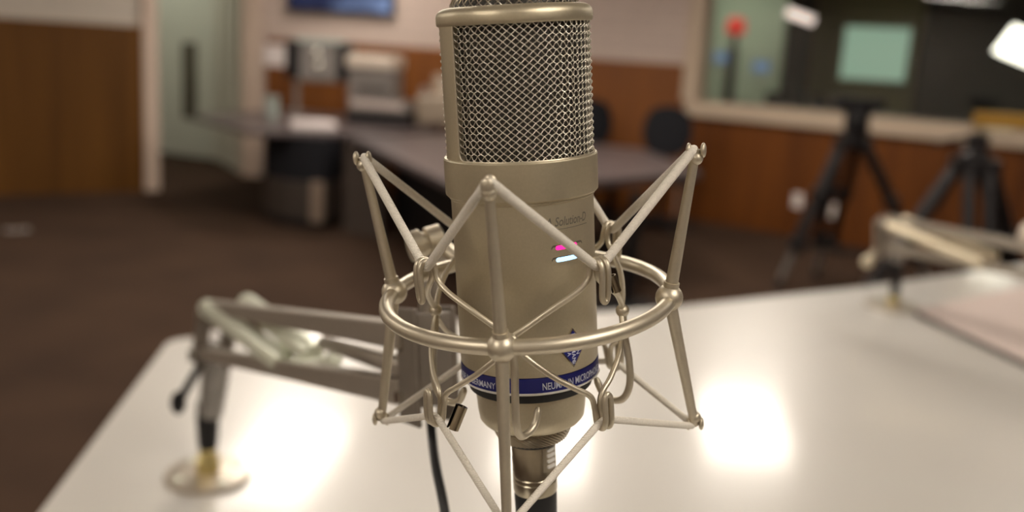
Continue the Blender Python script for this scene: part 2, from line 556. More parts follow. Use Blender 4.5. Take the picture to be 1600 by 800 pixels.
# ------------------------------------------------------------------ the silver table
def rounded_poly(pts, r, n=6):
    out = []
    m = len(pts)
    for i in range(m):
        p = Vector(pts[i]); a = Vector(pts[i - 1]); b = Vector(pts[(i + 1) % m])
        da = (a - p).normalized(); db = (b - p).normalized()
        for k in range(n + 1):
            t = k / n
            q0 = p + da * r; q1 = p + db * r
            out.append(tuple((q0 * (1 - t) ** 2 + p * 2 * t * (1 - t) + q1 * t * t)))
    return out
TZ = 0.78
tb = thing('studio_table', 'large pale silver glossy table under the microphone', 'table', (0.6, 1.4, 0))
tp = [(-0.715, 1.945), (-0.44, -0.05), (1.6, -0.05), (2.5, 1.3), (2.0, 3.55), (1.10, 2.905), (0.45, 2.50)]
p = MB(); p.prism([(x - 0.6, y - 1.4) for x, y in rounded_poly(tp, 0.04)], TZ - 0.032, TZ, 0.004)
p.build('tabletop', M['table'], tb)
for (x, y) in ((-0.35, 1.75), (-0.2, 0.2), (1.5, 0.25), (1.7, 2.9)):
    p = MB(); p.tube([(x - 0.6, y - 1.4, 0.004), (x - 0.6, y - 1.4, TZ - 0.03)], 0.032, 16)
    p.tube([(x - 0.6, y - 1.4, 0.0), (x - 0.6, y - 1.4, 0.012)], 0.06, 16)
    p.build('leg', M['blackplastic'], tb)

# ------------------------------------------------------------------ microphone
O = Vector((0.0073581, 0.4001263, 1.3184307))
MR = np.array([[0.9938950, 0.0124028, 0.1096307], [-0.0147391, 0.9996807, 0.0205261], [-0.1093411, -0.0220169, 0.9937604]])
def frame_matrix(rows, o):
    m = Matrix.Identity(4)
    for i in range(3):
        for j in range(3):
            m[i][j] = rows[j][i]
        m[i][3] = o[i]
    return m
MIC = frame_matrix(MR, O)
MWr = np.array([[0.9820421, 0.1482255, -0.1167149], [-0.1575694, 0.9846303, -0.0753326], [0.1037548, 0.0923705, 0.9903043]])
MNT = frame_matrix(MWr.T, (0.0077573, 0.4001316, 1.3184560))
MIC2MNT = MNT.inverted() @ MIC

mic = thing('studio_microphone', 'large satin nickel studio microphone with woven wire head and blue band', 'microphone', matrix=MIC)
RB = 0.0298
p = MB()
p.lathe([(0.012, -0.0270), (RB - 0.0002, -0.0272), (RB, -0.0268), (RB, 0.0436), (RB + 0.0006, 0.0441), (RB + 0.0006, 0.0448), (RB + 0.0014, 0.0452),
         (RB + 0.0020, 0.0458), (RB + 0.0021, 0.0464), (RB + 0.0021, 0.0604), (RB + 0.0017, 0.0609), (RB + 0.0010, 0.0610), (0.012, 0.0610)], 96)
body = p.build('body', M['body'], mic)
# blue band with lettering
p = MB(); p.lathe([(0.020, -0.0274), (RB, -0.0274), (RB + 0.00015, -0.0277), (RB + 0.00015, -0.0336), (0.020, -0.0336)], 96, cap=False)
band = p.build('blue_band', M['blue'], mic); band['label'] = 'blue band with pale lettering around the base'
p = MB(); p.lathe([(0.020, -0.0336), (RB + 0.0005, -0.0336), (RB + 0.0006, -0.0342), (RB - 0.0002, -0.0348), (0.020, -0.0347)], 96, cap=False)
p.build('edge_ring', M['bright'], mic)  # chrome gleam put into the pale ring colour
p = MB(); p.lathe([(0.010, -0.0347), (0.0272, -0.0347), (0.0268, -0.0392), (0.010, -0.0392)], 72)
p.build('gap_ring', M['gapblack'], mic)
p = MB(); p.lathe([(0.010, -0.0388), (0.0238, -0.0388), (0.0243, -0.0394), (0.0236, -0.0500), (0.0230, -0.0542), (0.0216, -0.0560), (0.0180, -0.0574), (0.010, -0.0576)], 80)
p.build('base_cup', M['body'], mic)
# knurled nut
p = MB()
seg, rows = 100, 10
vs, fs = [], []
for i in range(rows + 1):
    t = i / rows
    z = -0.0574 - t * 0.0070
    rr = 0.0178 - 0.0026 * t ** 1.5
    for k in range(seg):
        b = 0.00030 if (i + k) % 2 else -0.00030
        a = 2 * PI * k / seg
        vs.append((math.cos(a) * (rr + b), math.sin(a) * (rr + b), z))
for i in range(rows):
    for k in range(seg):
        k2 = (k + 1) % seg
        fs.append((i * seg + k, i * seg + k2, (i + 1) * seg + k2, (i + 1) * seg + k))
fs.append(tuple(range(seg))); fs.append(tuple(rows * seg + k for k in range(seg)))
p.add(vs, fs)
p.build('knurled_nut', M['nut'], mic, smooth=False)
p = MB(); p.lathe([(0.004, -0.0644), (0.0125, -0.0644), (0.0118, -0.0668), (0.004, -0.0668)], 48)
p.build('socket_ring', M['gapblack'], mic)

def text_on(mb, txt, az0, az1, z0, cap, r, shear=0.0):
    vs, fs = text_mesh(txt, shear)
    x0 = min(v.x for v in vs); x1 = max(v.x for v in vs)
    y1 = max(v.y for v in vs)
    y0 = 0.0
    out = []
    for v in vs:
        az = az0 + (v.x - x0) / (x1 - x0) * (az1 - az0)
        out.append(mpt(az, r, z0 + (v.y - y0) / (y1 - y0) * cap))
    mb.add(out, fs)
p = MB()
text_on(p, 'NEUMANN MICROPHONE', 9.0, 73.0, -0.0324, 0.0030, RB + 0.00035)
text_on(p, 'MADE IN GERMANY', -80.0, -29.0, -0.0324, 0.0027, RB + 0.00035)
p.build('band_lettering', M['letter'], band, smooth=False)
p = MB()
text_on(p, 'A Solution-D', 16.5, 57.5, 0.0348, 0.0036, RB + 0.0001, 0.22)
p.curved([(a, 0.03335, 0.03362) for a in np.linspace(19, 58.5, 24)], RB - 0.0002, RB + 0.0001)
p.build('engraved_lettering', M['engrave'], mic, smooth=False)

def stadium(az0, az1, zc, h, r):
    hw = math.degrees(h / r)
    cols = []
    for i in range(41):
        a = az0 + (az1 - az0) * i / 40
        d = min(a - az0, az1 - a)
        hh = h if d >= hw else h * math.sqrt(max(0.02, 1 - (1 - d / hw) ** 2))
        cols.append((a, zc - hh, zc + hh))
    return cols
for nm, zc, mm, a0, a1, lb in (('red', 0.0260, 'pink', 24.0, 44.5, 'glowing pink indicator light'), ('blue', 0.0211, 'ice', 24.0, 45.0, 'glowing ice blue indicator light')):
    p = MB(); p.curved(stadium(20.6, 51.0, zc, 0.00125, RB), RB - 0.0003, RB + 0.00006)
    s = p.build('indicator_slot', M['slot'], mic, smooth=False)
    p = MB(); p.curved([(a, b - 0.00018, c - 0.00010) for a, b, c in stadium(20.9, 50.6, zc - 0.0004, 0.00095, RB)], RB - 0.0003, RB + 0.00009)
    p.build('slot_lip', M['body'], s, smooth=False)
    p = MB(); p.curved(stadium(a0, a1, zc + 0.00005, 0.00092, RB), RB - 0.0003, RB + 0.00016)
    q = p.build('indicator_light', M[mm], s, smooth=False); q['label'] = lb
# diamond badge
def diamond(azc, hw, zc, hh):
    return [(azc + hw * t, zc - hh * (1 - abs(t)) - 0.00001, zc + hh * (1 - abs(t)) + 0.00001) for t in np.linspace(-1, 1, 33)]
p = MB(); p.curved(diamond(36.0, 12.3, -0.0165, 0.0084), RB - 0.0004, RB + 0.0008)
bd = p.build('badge', M['chrome'], mic, smooth=False); bd['label'] = 'blue enamel diamond badge with metal rim'
p = MB(); p.curved(diamond(36.0, 10.9, -0.0165, 0.00745), RB, RB + 0.00095)
p.build('enamel', M['blue'], bd, smooth=False)
p = MB()
def badge_letter(ch, az, z, s, turn):
    vs, fs = text_mesh(ch)
    x0 = min(v.x for v in vs); x1 = max(v.x for v in vs); y1 = max(v.y for v in vs)
    out = []
    for v in vs:
        x = ((v.x - x0) / (x1 - x0) - 0.5) * s
        y = (v.y / y1 - 0.5) * s
        if turn:
            x, y = y, -x
        out.append(mpt(az + math.degrees(x / RB), RB + 0.00105, z + y))
    p.add(out, fs)
for k, ch in enumerate('NEUMAN'):
    badge_letter(ch, 36.0, -0.0165 + 0.0052 - k * 0.00208, 0.0019, True)
badge_letter('N', 36.0, -0.0225, 0.0015, True)
for ch, dz, da in (('E', 0.0015, -4.2), ('A', -0.0022, -4.2), ('U', 0.0015, 4.2), ('N', -0.0022, 4.2)):
    badge_letter(ch, 36.0 + da, -0.0165 + dz, 0.0017, True)
p.build('badge_lettering', M['letter'], bd, smooth=False)

# head: cage with two posts, cap ring, woven mesh, dome
p = MB()
p.lathe([(0.0262, 0.1142), (0.0303, 0.1132), (0.0312, 0.1134), (0.0315, 0.1139), (0.0316, 0.1148), (0.0316, 0.1168), (0.0312, 0.1181), (0.0302, 0.1193), (0.0286, 0.1201), (0.0264, 0.1204), (0.0257, 0.1190), (0.0262, 0.1142)], 96, cap=False)
p.build('cap_ring', M['body'], mic)
def post(mb, a0, a1):
    z0, z1, n, m, fr = 0.0606, 0.1142, 44, 8, 0.0032
    zz = np.linspace(z0, z1, n)
    cols = []
    for z in zz:
        d = min(z - z0, z1 - z)
        e = 0.0
        if d < fr:
            e = fr - math.sqrt(max(0, fr * fr - (fr - d) ** 2))
        ex = math.degrees(e / RB)
        cols.append((a0 - ex, a1 + ex, z))
    vs, fs = [], []
    for (a, b, z) in cols:
        for k in range(m + 1):
            az = a + (b - a) * k / m
            vs.append(mpt(az, 0.03075, z))
        for k in range(m + 1):
            az = a + (b - a) * k / m
            vs.append(mpt(az, 0.0284, z))
    w2 = 2 * (m + 1)
    for i in range(len(cols) - 1):
        for k in range(m):
            o = i * w2 + k
            fs.append((o, o + 1, o + 1 + w2, o + w2))
            o = i * w2 + m + 1 + k
            fs.append((o, o + w2, o + 1 + w2, o + 1))
        o = i * w2
        fs.append((o, o + w2, o + w2 + m + 1, o + m + 1))
        o = i * w2 + m
        fs.append((o, o + m + 1, o + w2 + m + 1, o + w2))
    mb.add(vs, fs)
for a0, a1 in ((-76, -51.5), (123.5, 148)):
    p = MB(); post(p, a0, a1)
    p.build('head_post', M['body'], mic)
p = MB()
for sgn, aedge in ((1, -51.5), (-1, 123.5)):
    fr = math.degrees(0.0032 / RB)
    rim = [(aedge, 0.1135), (aedge, 0.100), (aedge, 0.085), (aedge, 0.070), (aedge, 0.0645)]
    rim += [(aedge + sgn * fr * (1 - math.cos(t)), 0.0611 + 0.0032 * (1 - math.sin(t))) for t in np.linspace(0.15, PI / 2, 8)]
    rim += [(aedge + sgn * (fr + d), 0.0611) for d in np.linspace(4, 84, 30)]
    p.tube([mpt(a, 0.0307, z) for a, z in rim], 0.00042, 8)
p.build('opening_rim', M['mount'], mic)
def weave(mb, N, kk, z0, z1, rad_of, zof, amp, rw_, nper, seg=4, lift=0.0):
    D = 2 * PI / N
    n = max(8, int((z1 - z0) * 2 * kk / D * nper))
    for s in (1, -1):
        for i in range(N):
            pts = []
            for j in range(n + 1):
                z = z0 + (z1 - z0) * j / n
                th = i * D + s * kk * z
                r = rad_of(z) - s * lift + s * amp * math.cos(PI * 2 * kk * z / D)
                pts.append((r * math.cos(th), r * math.sin(th), zof(z)))
            mb.tube(pts, rw_, seg, caps=False)
p = MB()
NW = 58
slope = (2 * PI / NW) / 0.0027
weave(p, NW, slope, 0.0, 0.0536, lambda z: 0.02985, lambda z: 0.0607 + z, 0.00042, 0.00021, 6, 5, 0.00030)
p.build('wire_mesh', M['wire'], mic, sharp=80)
p = MB(); p.lathe([(0.0281, 0.0608), (0.0281, 0.1145)], 72, cap=False)
p.build('inner_screen', M['screen'], mic)
p = MB()
weave(p, 40, 0.75, 0.0, 1.0, lambda u: 0.0256 * math.cos(u * 1.45), lambda u: 0.1196 + 0.0125 * math.sin(u * 1.45), 0.00024, 0.00026, 5)
dm = p.build('dome_mesh', M['wire'], mic, sharp=80)
p = MB(); p.lathe([(0.0244 * math.cos(u * 1.5), 0.1185 + 0.0120 * math.sin(u * 1.5)) for u in np.linspace(0, 1, 10)], 48)
p.build('dome_screen', M['screen'], mic)

# ------------------------------------------------------------------ connector and cable (plugged into the microphone)
cb = thing('microphone_cable', 'black cable with nickel plug hanging from the microphone base', 'cable', matrix=MIC)
p = MB(); p.lathe([(0.004, -0.0660), (0.0094, -0.0660), (0.0098, -0.0666), (0.0099, -0.0822), (0.0096, -0.0826), (0.0096, -0.0830), (0.0099, -0.0834), (0.0099, -0.0846), (0.0096, -0.0849), (0.0096, -0.0853), (0.0099, -0.0857), (0.0099, -0.0900), (0.0096, -0.0912), (0.004, -0.0912)], 56)
sh = p.build('plug_shell', M['conn'], cb)
p = MB()
p.curved([(a, -0.0790, -0.0676) for a in np.linspace(22, 62, 12)], 0.0088, 0.01015)
lt = p.build('latch', M['nut'], sh, smooth=False)
for k in range(4):
    z = -0.0688 - k * 0.0026
    q = MB(); q.curved(stadium(33, 60, z, 0.0007, 0.0101), 0.0095, 0.0109)
    q.build('latch_rib', M['bright'], lt, smooth=False)  # bright reflection on the ribs painted by their pale colour
p = MB(); p.lathe([(0.004, -0.0910), (0.0094, -0.0912), (0.0096, -0.0930), (0.0092, -0.112), (0.0072, -0.135), (0.0048, -0.150), (0.0030, -0.158), (0.0022, -0.158)], 40)
p.build('rubber_boot', M['rubber'], cb)
minv = MIC.inverted()
cpts = [MIC @ Vector((0, 0, -0.150)), MIC @ Vector((0.0005, 0.0, -0.175)), (0.030, 0.408, 1.118), (0.018, 0.420, 1.095), (-0.004, 0.432, 1.112), (-0.0200, 0.448, 1.155), (-0.0263, 0.461, 1.1837), (-0.0340, 0.482, 1.2010), (-0.0390, 0.5065, 1.2110), (-0.0405, 0.5120, 1.2165)]
p = MB(); p.tube([minv @ Vector(q) for q in smooth(cpts, 10)], 0.0026, 14)
p.build('cord', M['rubber'], cb)

# ------------------------------------------------------------------ shock mount
sm = thing('shock_mount', 'satin nickel spider shock mount with elastic cords around the microphone', 'shock mount', matrix=MNT)
RR = 0.0605
p = MB(); p.tube([(RR * math.cos(a), RR * math.sin(a), 0) for a in np.linspace(0, 2 * PI, 96, endpoint=False)], 0.00315, 16, closed=True)
p.build('ring', M['mount'], sm)
def cylp(r, azd, z): return Vector((r * math.cos(rad(azd)), r * math.sin(rad(azd)), z))
arms = {'front': ((0.0693, -89.75, 0.0640), (RR, -90.4, 0.0), (0.0707, -90.5, -0.0690)),
        'left': ((0.0693, 176.9, 0.0608), (RR, 176.8, 0.0), (0.0707, 181.7, -0.0600)),
        'right': ((0.0715, -6.0, 0.0628), (RR, -6.5, 0.0012), (0.0707, 4.5, -0.0621)),
        'back': ((0.0693, 90.0, 0.0624), (RR, 90.0, 0.0), (0.0707, 90.0, -0.0605))}
tips = {}
for nm, (t, b, o) in arms.items():
    T, B, Bo = cylp(*t), cylp(*b), cylp(*o)
    tips[nm] = (T, Bo)
    p = MB()
    p.tube([T, T.lerp(B, 0.5), B], [0.0018, 0.0022, 0.0027], 14)
    p.tube([B, B.lerp(Bo, 0.5), Bo], [0.0027, 0.0023, 0.0019], 14)
    ao = p.build('arm', M['mount'], sm)
    q = MB(); q.sphere(B, 0.0057, seg=32, rings=18); q.tube([B + (T - B).normalized() * 0.0035, B + (T - B).normalized() * 0.0068], 0.0032, 16)
    q.build('ball_joint', M['mount'], ao)
    for e, c in ((T, 1), (Bo, -1)):
        q = MB()
        rd = Vector((e.x, e.y, 0)).normalized()
        zz = Vector((0, 0, 1))
        for s in (1, -1):
            cc = e + rd * (0.0028 * s) - zz * (0.0005 * c)
            tg = Vector((-rd.y, rd.x, 0))
            mm = Matrix(((rd.x, tg.x, 0, cc.x), (rd.y, tg.y, 0, cc.y), (0, 0, 1, cc.z), (0, 0, 0, 1))) @ Matrix.Diagonal((0.0012, 0.0025, 0.0030, 1))
            q.lathe([(max(1e-3, math.sin(PI * k / 12)), -math.cos(PI * k / 12)) for k in range(13)], 20, mm)
        q.sphere(e - zz * (0.0036 * c), 0.0028, seg=18, rings=10)
        q.build('cord_clip', M['mount'], ao)
def m2(az, r, z): return MIC2MNT @ mpt(az, r, z)
AZ0 = -9.6
WR = 0.00122
hooksU, hooksL = {}, {}
names = ('front_right', 'back_right', 'back_left', 'front_left')
for k in range(4):
    base = AZ0 + 90 * k                # arm azimuth
    hk = base + 45
    p = MB()
    def V(s, az_k):
        # inner wire from the knot at azimuth az_k up to the hook strand on side s (upper)
        return [(az_k + s * 1.0, 0.0405, -0.0055), (az_k + s * 9, 0.0412, -0.0015), (az_k + s * 22, 0.0425, 0.0050), (az_k + s * 35, 0.0440, 0.0108), (az_k + s * 41.5, 0.0448, 0.0150), (az_k + s * 43.2, 0.0452, 0.0195)]
    up = V(1, base) + [(hk - 1.75, 0.0466, 0.0229), (hk - 1.7, 0.0490, 0.0238), (hk - 1.65, 0.0513, 0.0225), (hk - 1.62, 0.0522, 0.0190), (hk - 1.6, 0.0518, 0.0110), (hk - 1.2, 0.0516, 0.0083), (hk, 0.0516, 0.0073)]
    dn = [(hk + 1.2, 0.0516, 0.0083), (hk + 1.6, 0.0518, 0.0110), (hk + 1.62, 0.0522, 0.0190), (hk + 1.65, 0.0513, 0.0225), (hk + 1.7, 0.0490, 0.0238), (hk + 1.75, 0.0466, 0.0229)] + list(reversed(V(-1, base + 90)))
    p.tube(smooth([m2(*q) for q in up + dn], 7), WR, 12)
    hooksU[names[k]] = m2(hk, 0.0486, 0.0199)
    p.build('upper_hook_wire', M['mount'], sm)
    p = MB()
    def W(s, az_k):
        return [(az_k + s * 1.0, 0.0405, -0.0085), (az_k + s * 7, 0.0412, -0.0135), (az_k + s * 20, 0.0425, -0.0215), (az_k + s * 33, 0.0440, -0.0282), (az_k + s * 41.0, 0.0448, -0.0325), (az_k + s * 43.2, 0.0452, -0.0375)]
    lo = W(1, base) + [(hk - 1.75, 0.0464, -0.0437), (hk - 1.7, 0.0488, -0.0452), (hk - 1.65, 0.0511, -0.0440), (hk - 1.62, 0.0520, -0.0405), (hk - 1.6, 0.0518, -0.0340), (hk - 1.2, 0.0516, -0.0315), (hk, 0.0516, -0.0305)]
    l2 = [(hk + 1.2, 0.0516, -0.0315), (hk + 1.6, 0.0518, -0.0340), (hk + 1.62, 0.0520, -0.0405), (hk + 1.65, 0.0511, -0.0440), (hk + 1.7, 0.0488, -0.0452), (hk + 1.75, 0.0464, -0.0437)] + list(reversed(W(-1, base + 90)))
    p.tube(smooth([m2(*q) for q in lo + l2], 7), WR, 12)
    hooksL[names[k]] = m2(hk, 0.0486, -0.0418)
    p.build('lower_hook_wire', M['mount'], sm)
    p = MB()
    p.sphere(m2(base, 0.0408, -0.007), 0.0029, seg=18, rings=10)
    j = [(base, 0.0408, -0.005), (base + 1, 0.0415, -0.018), (base + 1, 0.0432, -0.030), (base + 1, 0.0432, -0.0405), (base + 2, 0.0405, -0.0470), (base + 5, 0.0357, -0.0488), (base + 11, 0.0315, -0.0465), (base + 15, 0.0290, -0.0400)]
    pts = smooth([m2(*q) for q in j], 7)
    p.tube(pts, [0.0016] * (len(pts) - 2) + [0.0014, 0.0007], 12)
    p.build('retaining_hook', M['mount'], sm)
order = [('front', 'front_right'), ('right', 'back_right'), ('back', 'back_left'), ('left', 'front_left')]
def cord_path(idx, hooks):
    pts = []
    c = Vector((0, 0, 0))
    seq = []
    for a, h in order:
        seq += [tips[a][idx] + Vector((0, 0, (0.0010, -0.0008)[idx])), hooks[h]]
    n = len(seq)
    for i in range(n):
        p0, p1, p2 = seq[i - 1], seq[i], seq[(i + 1) % n]
        e = 0.0035
        d0 = (p0 - p1).normalized(); d1 = (p2 - p1).normalized()
        for t in (0, .25, .5, .75, 1):
            A, Bq = p1 + d0 * e, p1 + d1 * e
            pts.append(A * (1 - t) ** 2 + p1 * 2 * t * (1 - t) + Bq * t * t)
        for t in (.2, .4, .6, .8):
            pts.append((p1 + d1 * e).lerp(p2 - (p2 - p1).normalized() * e, t))
    return pts
p = MB(); p.tube(cord_path(0, hooksU), 0.00185, 14, closed=True)
ec = p.build('elastic_cord', M['elastic'], sm); ec['label'] = 'pale woven elastic cord zigzagging above the ring'
p = MB(); p.tube(cord_path(1, hooksL), 0.00150, 14, closed=True)
ec2 = p.build('elastic_cord', M['elastic'], sm); ec2['label'] = 'pale woven elastic cord zigzagging below the ring'
def ferrule(a, b, r, par):
    a, b = Vector(a), Vector(b)
    n = 18
    x = (b - a).normalized(); y = x.orthogonal().normalized(); z = x.cross(y)
    f = MB(); vs, fs = [], []
    for e in (a, b):
        for rr in (r, r * 0.72):
            for k in range(n):
                t = rad(20) + rad(320) * k / (n - 1)
                vs.append(e + (y * math.cos(t) + z * math.sin(t)) * rr)
    for k in range(n - 1):
        fs += [(k, k + 1, 2 * n + k + 1, 2 * n + k), (n + k, 3 * n + k, 3 * n + k + 1, n + k + 1), (k, n + k, n + k + 1, k + 1), (2 * n + k, 2 * n + k + 1, 3 * n + k + 1, 3 * n + k)]
    f.add(vs, fs)
    o = f.build('ferrule', M['ferrule'], par); o['label'] = 'dark bronze crimp sleeve'
ferrule((-0.0195, -0.0519, -0.0282), (-0.0232, -0.0548, -0.0368), 0.0025, ec2)
hq = hooksU['front_right']
ferrule(hq + Vector((0.0045, 0.001, -0.003)), hq + Vector((0.0065, 0.001, -0.0095)), 0.0019, ec)
# swivel between the ring and the boom
p = MB()
kn = [MNT.inverted() @ Vector(q) for q in ((-0.0492, 0.4797, 1.3198), (-0.0364, 0.4850, 1.3238))]
ax = (kn[1] - kn[0]).normalized()
p.tube([kn[0] - ax * 0.004, kn[0] - ax * 0.0035, kn[0] - ax * 0.001, kn[0] + ax * 0.003, kn[0] + ax * 0.0035], [0.0050, 0.0072, 0.0082, 0.0082, 0.0074], 28)
p.tube([kn[0] + ax * 0.0035, kn[0] + ax * 0.006], 0.0060, 24)
p.tube([kn[0] + ax * 0.006, kn[0] + ax * 0.0065, kn[1] - ax * 0.0005, kn[1]], [0.0072, 0.0080, 0.0080, 0.0070], 28)
p.build('swivel_knob', M['mount'], sm)
p = MB()
rb = cylp(RR, 128, 0)
p.tube(smooth([rb, rb + (kn[1] - rb) * 0.45 + Vector((0, 0, -0.003)), kn[1] - ax * 0.003], 6), 0.0042, 16)
p.sphere(rb, 0.0068, seg=22, rings=12)
p.build('swivel_stem', M['mount'], sm)

# ------------------------------------------------------------------ boom arm carrying the mount
def ld(o, q): return Vector(q) - o
def boom_near():
    o = Vector((-0.426, 1.31, TZ))
    t = thing('boom_arm', 'beige twin tube boom arm holding the shock mount, clamped on the table', 'boom arm', o)
    L = lambda *q: Vector(q) - o
    p = MB(); p.lathe([(0.010, 0.0), (0.060, 0.0), (0.062, 0.002), (0.060, 0.008), (0.030, 0.010), (0.010, 0.010)], 40)
    fl = p.build('table_flange', M['tedge'], t)
    for k in range(4):
        a = PI / 4 + k * PI / 2
        q = MB(); q.sphere((0.046 * math.cos(a), 0.046 * math.sin(a), 0.009), 0.007, sz=0.45, seg=14, rings=8)
        q.build('screw_head', M['spring'], fl)
    p = MB(); p.lathe([(0.006, 0.006), (0.017, 0.006), (0.017, 0.030), (0.013, 0.034), (0.013, 0.046), (0.006, 0.046)], 28); p.build('foot_fitting', M['brass'], t)
    p = MB(); p.lathe([(0.004, 0.044), (0.0125, 0.044), (0.0150, 0.060), (0.0165, 0.095), (0.0150, 0.118), (0.004, 0.118)], 28); p.build('rubber_collar', M['blackplastic'], t)
    p = MB(); p.tube([L(-0.420, 1.305, TZ + 0.10), L(-0.412, 1.300, TZ + 0.16), L(-0.402, 1.285, TZ + 0.225)], [0.0165, 0.020, 0.018], 20); p.build('post', M['greymetal'], t)
    p = MB()
    p.tube(smooth([L(-0.405, 1.275, 0.985), L(-0.400, 1.200, 0.990), L(-0.408, 1.180, 0.972), L(-0.4165, 1.1686, 0.952)], 6), 0.0055, 12)
    p.sphere(L(-0.418, 1.168, 0.950), 0.010, sz=1.6, seg=14, rings=8)
    p.build('lever', M['blackplastic'], t)
    # elbow bracket: two cheek plates
    p = MB()
    for dy in (-0.017, 0.017):
        n = Vector((0.89, 0.455, 0)) * dy
        A = L(-0.392, 1.215, 0.988) + n; B = L(-0.374, 1.195, 1.064) + n
        p.bar(A, B, 0.004, 0.036, 0.001)
    p.tube([L(-0.375, 1.195, 1.062) - Vector((0.89, .455, 0)) * 0.026, L(-0.375, 1.195, 1.062) + Vector((0.89, .455, 0)) * 0.026], 0.008, 16)
    p.tube([L(-0.392, 1.212, 1.003) - Vector((0.89, .455, 0)) * 0.026, L(-0.392, 1.212, 1.003) + Vector((0.89, .455, 0)) * 0.026], 0.008, 16)
    p.build('elbow_bracket', M['boombox'], t)
    p = MB(); p.bar(L(-0.3908, 1.2039, 1.0717), L(-0.0551, 0.5229, 1.2587), 0.016, 0.0150, 0.0015); p.build('upper_tube', M['boom'], t)
    p = MB(); p.bar(L(-0.3989, 1.2101, 1.0046), L(-0.0545, 0.5305, 1.2225), 0.016, 0.0150, 0.0015); p.build('lower_tube', M['boom'], t)
    for a, b in (((-0.3838, 1.1746, 1.0783), (-0.1947, 0.8092, 1.1388)), ((-0.3058, 1.0802, 1.1151), (-0.1597, 0.7634, 1.1636))):
        p = MB(); A, B = L(*a), L(*b)
        p.tube([A, A.lerp(B, .02), A.lerp(B, .98), B], [0.007, 0.0112, 0.0112, 0.007], 20)
        p.build('spring_tube', M['spring'], t)
    p = MB(); p.tube([L(-0.1708, 0.7611, 1.153), L(-0.1389, 0.7436, 1.167)], 0.0045, 12)
    for q in ((-0.1708, 0.7611, 1.153), (-0.1389, 0.7436, 1.167)):
        p.sphere(L(*q), 0.0075, seg=14, rings=8)
    p.tube([L(-0.1708, 0.7611, 1.153), L(-0.195, 0.8092, 1.1388)], 0.004, 10)
    p.build('spring_pin', M['spring'], t)
    p = MB(); A, B = L(-0.1524, 0.7655, 1.1735), L(-0.0573, 0.5334, 1.2359)
    p.tube([A, A.lerp(B, .02), A.lerp(B, .97), B], [0.004, 0.006, 0.006, 0.003], 16); p.build('middle_rod', M['boom'], t)
    # end box next to the mount
    d = Vector((0.3444, -0.6796, 0.0)).normalized()
    n = Vector((0, 0, 1)).cross(d)
    p = MB()
    c = L(-0.0440, 0.5210, 1.2430)
    m = Matrix(((d.x, n.x, 0, c.x), (d.y, n.y, 0, c.y), (0, 0, 1, c.z), (0, 0, 0, 1))) @ Matrix.Rotation(rad(-14), 4, 'Y')
    for s in (-1, 1):
        p.box((0, s * 0.0115, 0), (0.030, 0.003, 0.066), 0.0012, m)
    p.box((0.004, 0, 0.004), (0.020, 0.021, 0.052), 0.001, m)
    eb = p.build('end_box', M['boombox'], t)
    for z in (-0.018, 0.018):
        p = MB()
        p.tube([m @ Vector((-0.009, -0.0165, z)), m @ Vector((-0.009, 0.0165, z))], 0.0036, 14)
        p.build('pivot_bolt', M['chrome'], eb)
    p = MB(); q0 = m @ Vector((0.004, 0, 0.028)); q1 = L(-0.040, 0.4845, 1.3215)
    p.tube(smooth([q0, q0 + Vector((0.001, -0.004, 0.016)), q1 + Vector((0, 0.005, -0.012)), q1], 6), [0.0055] * 19, 16)
    p.build('mount_stem', M['boom'], t)
    return t
boom_near()

